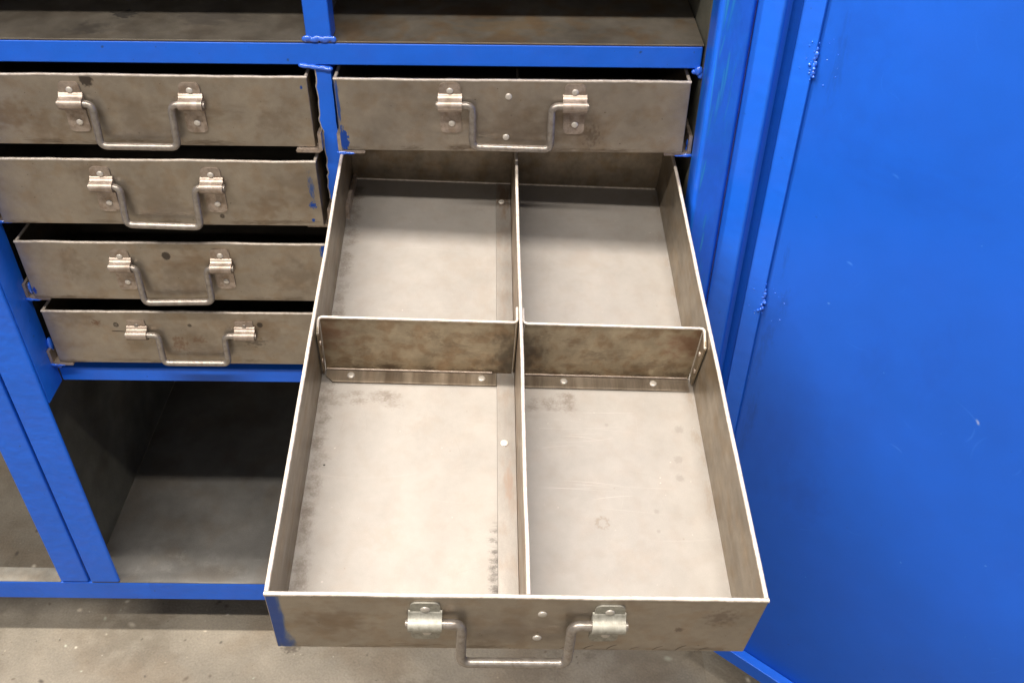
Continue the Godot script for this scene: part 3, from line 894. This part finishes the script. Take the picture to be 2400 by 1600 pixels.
func open_drawer():
	var h := 0.095
	var im := front_image(751)
	var bl := Color(0.17, 0.32, 0.68)
	blot(im, Vector2(0.006, 0.4), Vector2(0.026, 0.75), bl, 0.9, 0.45, 0.2)
	blot(im, Vector2(0.020, 0.93), Vector2(0.026, 0.3), bl, 0.75, 0.9, 0.3)
	blot(im, Vector2(0.84, 0.55), Vector2(0.012, 0.06), Color(0.33, 0.28, 0.25), 0.5, 0.7, 0.6)
	blot(im, Vector2(0.92, 0.3), Vector2(0.04, 0.2), Color(0.38, 0.32, 0.28), 0.4, 0.9, 0.8)
	for k in 7:
		scratch(im, Vector2(0.6 + 0.05 * k, 0.98), Vector2(0.62 + 0.05 * k, 0.92 - 0.02 * (k % 3)), 0.1, 2.0, Color(0.2, 0.17, 0.15), 0.7)
	# base sheet: u over x -0.21..0.21, v over z -0.67..0
	var fb := Color(0.512, 0.497, 0.478)
	var fi := mottled(900, 1440, 771, fb, Color(0.50, 0.475, 0.45), 0.03, 0.5, 0.03, 0.009)
	var uv := func(x, z): return Vector2((x + 0.21) / 0.42, (z + 0.67) / 0.67)
	specks(fi, 240, 0.5, 1.5, [Color(0.42, 0.36, 0.3), Color(0.8, 0.78, 0.74)], 0.5)
	for k in 34:
		var p := Vector2(rng.randf(), rng.randf())
		scratch(fi, p, p + Vector2(rng.randf_range(0.06, 0.28), rng.randf_range(-0.02, 0.02)), rng.randf_range(-0.06, 0.06), 0.9, Color(0.70, 0.685, 0.665), 0.3)
	for k in 12:
		var p: Vector2 = uv.call(rng.randf_range(0.02, 0.1), rng.randf_range(-0.28, -0.15))
		scratch(fi, p, p + Vector2(rng.randf_range(0.08, 0.26), rng.randf_range(-0.010, 0.008)), rng.randf_range(-0.03, 0.05), 0.9, Color(0.74, 0.725, 0.71), 0.45)
	for k in 120:
		var p := Vector2(rng.randf(), rng.randf())
		var a := rng.randf_range(-0.5, 0.5) + (0.0 if k % 3 else 1.5)
		scratch(fi, p, p + Vector2(cos(a), sin(a) * 0.63) * rng.randf_range(0.01, 0.10), 0.04, 0.8, Color(0.66, 0.65, 0.63) if k % 4 else Color(0.38, 0.35, 0.32), 0.22)
	# dirt along the foot of the left wall and in the corners
	for k in 260:
		var z := rng.randf_range(-0.66, -0.005)
		blot(fi, uv.call(-0.2075 + 0.012 * pow(rng.randf(), 2.0), z), Vector2(rng.randf_range(0.005, 0.025), rng.randf_range(0.003, 0.014)), Color(0.33, 0.295, 0.26), 0.22, 0.9, 1.1)
	for k in 22:
		blot(fi, uv.call(0.2085 - 0.008 * rng.randf(), rng.randf_range(-0.66, 0.0)), Vector2(0.012, 0.02), Color(0.45, 0.39, 0.33), 0.25, 0.9, 0.9)
	for k in 40:
		blot(fi, uv.call(rng.randf_range(-0.2, -0.12) if k % 2 == 0 else rng.randf_range(0.015, 0.07), -0.295 + 0.02 * rng.randf()), Vector2(rng.randf_range(0.01, 0.03), 0.008), Color(0.36, 0.32, 0.29), 0.3, 0.9, 1.0)
	# oily feathering along the middle flange
	for k in 240:
		var z := rng.randf_range(-0.13, -0.006)
		var a: Vector2 = uv.call(-0.0135, z)
		var b: Vector2 = uv.call(-0.0145 - 0.013 * pow(rng.randf(), 3.0) * (0.4 + 0.6 * absf(sin(z * 190.0))), z + rng.randf_range(-0.0012, 0.0012))
		scratch(fi, a, b, 0.0, rng.randf_range(0.9, 1.7), Color(0.27, 0.25, 0.23), 0.22)
	for k in 46:
		blot(fi, uv.call(-0.0142 - 0.006 * pow(rng.randf(), 2.0), rng.randf_range(-0.125, -0.006)), Vector2(rng.randf_range(0.006, 0.018), rng.randf_range(0.002, 0.006)), Color(0.22, 0.20, 0.185), 0.4, 0.95, 1.0)
	blot(fi, uv.call(-0.1936, -0.1943), Vector2(0.0028, 0.0018), Color(0.08, 0.07, 0.06), 1.0, 0.3, 0.1)
	blot(fi, uv.call(0.0917, -0.1306), Vector2(0.018, 0.012), Color(0.42, 0.375, 0.33), 0.5, 0.4, 0.4, true)
	for q in [[0.1858, -0.2509, 0.014], [0.1795, -0.2107, 0.014], [0.178, -0.1868, 0.013], [0.1477, -0.1222, 0.006], [0.1483, -0.1455, 0.008], [0.106, -0.255, 0.006]]:
		blot(fi, uv.call(q[0], q[1]), Vector2(q[2], q[2] * 0.63), Color(0.42, 0.395, 0.375), 0.4, 0.5, 0.4)
	for q in [[-0.06, -0.50, 0.10, 0.05], [0.10, -0.52, 0.12, 0.05], [-0.1279, -0.1127, 0.05, 0.03], [0.12, -0.09, 0.06, 0.04], [-0.09, -0.25, 0.05, 0.03], [-0.03, -0.45, 0.04, 0.08]]:
		blot(fi, uv.call(q[0], q[1]), Vector2(q[2], q[3]), Color(0.49, 0.455, 0.42), 0.3, 0.95, 0.8)
	var bm := steel(tex(fi), 0.35, 1.0, 0.05)
	bm.roughness_texture = null
	bm.roughness = 0.62
	var d := drawer("open drawer pulled far out, split into four compartments by dividers", Vector3.ZERO, 0.42, h, im, bm)
	var rot := Basis.from_euler(Vector3(0.1358, 0.0235, -0.0471))
	d.basis = rot
	d.position = P(0.0121, 0.5876, 0.5967) + rot * Vector3(0, -h, 0)
	handle(d, -0.0004, 0.078, h, 0.0085, 0.0095, "zinc", 0.19)
	for q in [[0.021, 0.0275], [0.0196, 0.0715]]:
		put(d, "rivet", dome(0.0041, 0.0016), M.rivet, Vector3(q[0], h - q[1], 0.0))
	var fl := 0.0024
	# long divider: web with a foot on its left
	var lm: Material = steel(tex(mottled(1024, 160, 811, Color(0.57, 0.52, 0.46), Color(0.50, 0.40, 0.31), 0.12, 0.7, 0.06, 0.008)), 0.8, 1.0, 0.25)
	var web := slab(d, "long_divider", Vector3(0.0062, fl, -L + 0.003), Vector3(0.0088, h - 0.004, -0.0050), lm, 0.0006)
	var wo := -web.position
	var fimg := mottled(64, 1024, 821, Color(0.475, 0.458, 0.438), Color(0.46, 0.42, 0.385), 0.05, 0.6, 0.06, 0.012)
	blot(fimg, Vector2(0.6, 0.74), Vector2(0.4, 0.05), Color(0.47, 0.39, 0.335), 0.6, 0.9, 0.5)
	blot(fimg, Vector2(0.5, 0.04), Vector2(0.6, 0.08), Color(0.38, 0.29, 0.22), 0.6, 0.9, 0.5)
	slab(web, "divider_foot", Vector3(-0.0138, fl + 0.0002, -L + 0.005) + wo, Vector3(0.0060, fl + 0.0020, -0.0050) + wo, steel(tex(fimg), 0.35, 1.2, 0.05), 0.0005)
	put(web, "divider_rim", rim_bar(Vector3(0.0075, h - 0.0008, -L + 0.002) + wo, Vector3(0.0075, h - 0.0008, -0.0042) + wo, Vector3(1, 0, 0), 0.0036, 0.0056, 71, 0.0009), M.rim)
	for z in [-0.2263, -0.6255]:
		put(web, "rivet", dome(0.0042, 0.0016), M.rivet, Vector3(-0.0062, fl + 0.0020, z) + wo, Vector3(-PI / 2, 0, 0))
	put(d, "bend_line", tube(PackedVector3Array([Vector3(-0.205, fl + 0.0008, -L + 0.0032), Vector3(0.205, fl + 0.0008, -L + 0.0032)]), 0.0014, Vector3(0, 0, 1), 8), M.rim)
	cross_divider(d, h, -0.2068, 0.0060, -0.3235, false)
	cross_divider(d, h, 0.0092, 0.2068, -0.3225, true)

func cross_divider(d: Node3D, h: float, x0: float, x1: float, z: float, right: bool):
	var t := 0.0018
	var fl := 0.0026
	var w := x1 - x0
	var top := h - 0.008
	var im := mottled(640, 256, 841 if right else 861, Color(0.625, 0.58, 0.50), Color(0.54, 0.46, 0.37), 0.08, 0.7, 0.06, 0.007)
	for k in 16:
		blot(im, Vector2(rng.randf(), rng.randf_range(0.05, 0.5)), Vector2(rng.randf_range(0.03, 0.1), rng.randf_range(0.03, 0.1)), Color(0.69, 0.65, 0.565), 0.28, 0.5, 1.0)
	for k in 14:
		blot(im, Vector2(rng.randf(), rng.randf_range(0.2, 0.9)), Vector2(rng.randf_range(0.03, 0.12), rng.randf_range(0.04, 0.12)), Color(0.44, 0.39, 0.33), 0.28, 0.8, 1.0)
	blot(im, Vector2(0.0 if not right else 0.95, 0.3), Vector2(0.2, 0.35), Color(0.50, 0.36, 0.29), 0.5, 0.9, 0.6)
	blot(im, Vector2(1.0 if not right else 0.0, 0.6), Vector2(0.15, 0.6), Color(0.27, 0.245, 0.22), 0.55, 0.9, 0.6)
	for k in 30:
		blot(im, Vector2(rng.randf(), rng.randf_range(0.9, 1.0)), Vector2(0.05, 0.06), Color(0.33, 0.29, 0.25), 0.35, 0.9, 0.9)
	for k in 12:
		var p := Vector2(rng.randf(), rng.randf())
		scratch(im, p, p + Vector2(rng.randf_range(-0.02, 0.02), rng.randf_range(-0.1, 0.1)), 0.1, 1.2, Color(0.7, 0.66, 0.56), 0.5)
	var m := steel(tex(im), 0.8, 1.0, 0.4)
	var web := slab(d, "cross_divider", Vector3(x0 + 0.003, fl + 0.001, z - t), Vector3(x1 - 0.003, top, z), m, 0.0005)
	var wo := -web.position
	# folded foot with clipped corners, lying on the base sheet in front of the web
	var fe: float = x1 if right else -0.0142
	var pr := PackedVector2Array([Vector2(x0 + 0.004, 0), Vector2(fe - 0.004 * (1 if right else 0), 0), Vector2(fe - 0.005 * (1 if right else 0), 0.018), Vector2(x0 + 0.012 * (0 if right else 1), 0.018), Vector2(x0 + 0.004, 0.010)])
	var xf := Transform3D(Basis(Vector3(1, 0, 0), Vector3(0, 0, 1), Vector3(0, -1, 0)), Vector3(0, fl + 0.0018, z) + wo)
	var fm: Material = steel(tex(mottled(512, 64, 881 + int(right), Color(0.59, 0.55, 0.50), Color(0.42, 0.37, 0.32), 0.15, 0.8, 0.07, 0.012)), 0.8, 1.0, 0.2)
	var foot := begin()
	add_extrude(foot, pr, 0.0016, xf)
	world_mat(fm, 3.0)
	put(web, "divider_foot", foot.commit(), fm)
	# bright bend line between web and foot
	put(web, "bend_line", tube(PackedVector3Array([Vector3(x0 + 0.004, fl + 0.0030, z + 0.0004) + wo, Vector3((fe - 0.005), fl + 0.0030, z + 0.0004) + wo]), 0.0011, Vector3(0, 0, 1), 8), M.bracket)
	# rolled top edge that turns into the end tabs
	var tr := 0.0016
	var edge: Array
	if right:
		edge = [Vector3(x0 + 0.0016, top, z - 0.022), Vector3(x0 + 0.0016, top, z), Vector3(x1 - 0.0012, top, z), Vector3(x1 - 0.0012, top - 0.012, z + 0.019)]
	else:
		edge = [Vector3(x1 - 0.0016, top, z - 0.022), Vector3(x1 - 0.0016, top, z), Vector3(x0 + 0.0012, top, z), Vector3(x0 + 0.0012, top - 0.012, z + 0.014)]
	for k in edge.size():
		edge[k] = edge[k] + wo
	put(web, "top_edge", tube(fillet(edge, 0.005, 5), tr, Vector3(0, 1, 0), 10), M.rim)
	# tab along the long divider, turned to the back; tab along the side wall, turned to the front
	var ix: float = x0 + 0.0016 if right else x1 - 0.0016
	slab(web, "end_tab", Vector3(ix - 0.0008, fl + 0.002, z - 0.022) + wo, Vector3(ix + 0.0008, top - 0.001, z - 0.001) + wo, m, 0.0004)
	var ox: float = x1 - 0.0012 if right else x0 + 0.0012
	var dep := 0.020 if right else 0.015
	var tp := PackedVector2Array([Vector2(0, fl + 0.004), Vector2(0.006, fl + 0.0022), Vector2(dep * 0.55, fl + 0.004), Vector2(dep, top - 0.012), Vector2(dep * 0.8, top - 0.008), Vector2(0.001, top - 0.001), Vector2(0, top - 0.001)])
	# x of profile = z, y of profile = y, extruded along -x
	var tf := Transform3D(Basis(Vector3(0, 0, 1), Vector3(0, 1, 0), Vector3(-1, 0, 0)), Vector3(ox + 0.0008, 0, z) + wo)
	put(web, "end_tab", extrude(tp, 0.0016, tf), m)
	var rp := [-0.1755, -0.0308] if not right else [0.0613, 0.1624]
	for x in rp:
		put(web, "rivet", dome(0.0042, 0.0016), M.rivet, Vector3(x, fl + 0.0018, z + 0.0085) + wo, Vector3(-PI / 2, 0, 0))
	for y in [0.3, 0.62]:
		put(web, "rivet", dome(0.003, 0.0014), M.bracket, Vector3(ox + (-0.0008 if right else 0.0008), fl + top * y, z + 0.009) + wo, Vector3(0, -PI / 2 if right else PI / 2, 0))
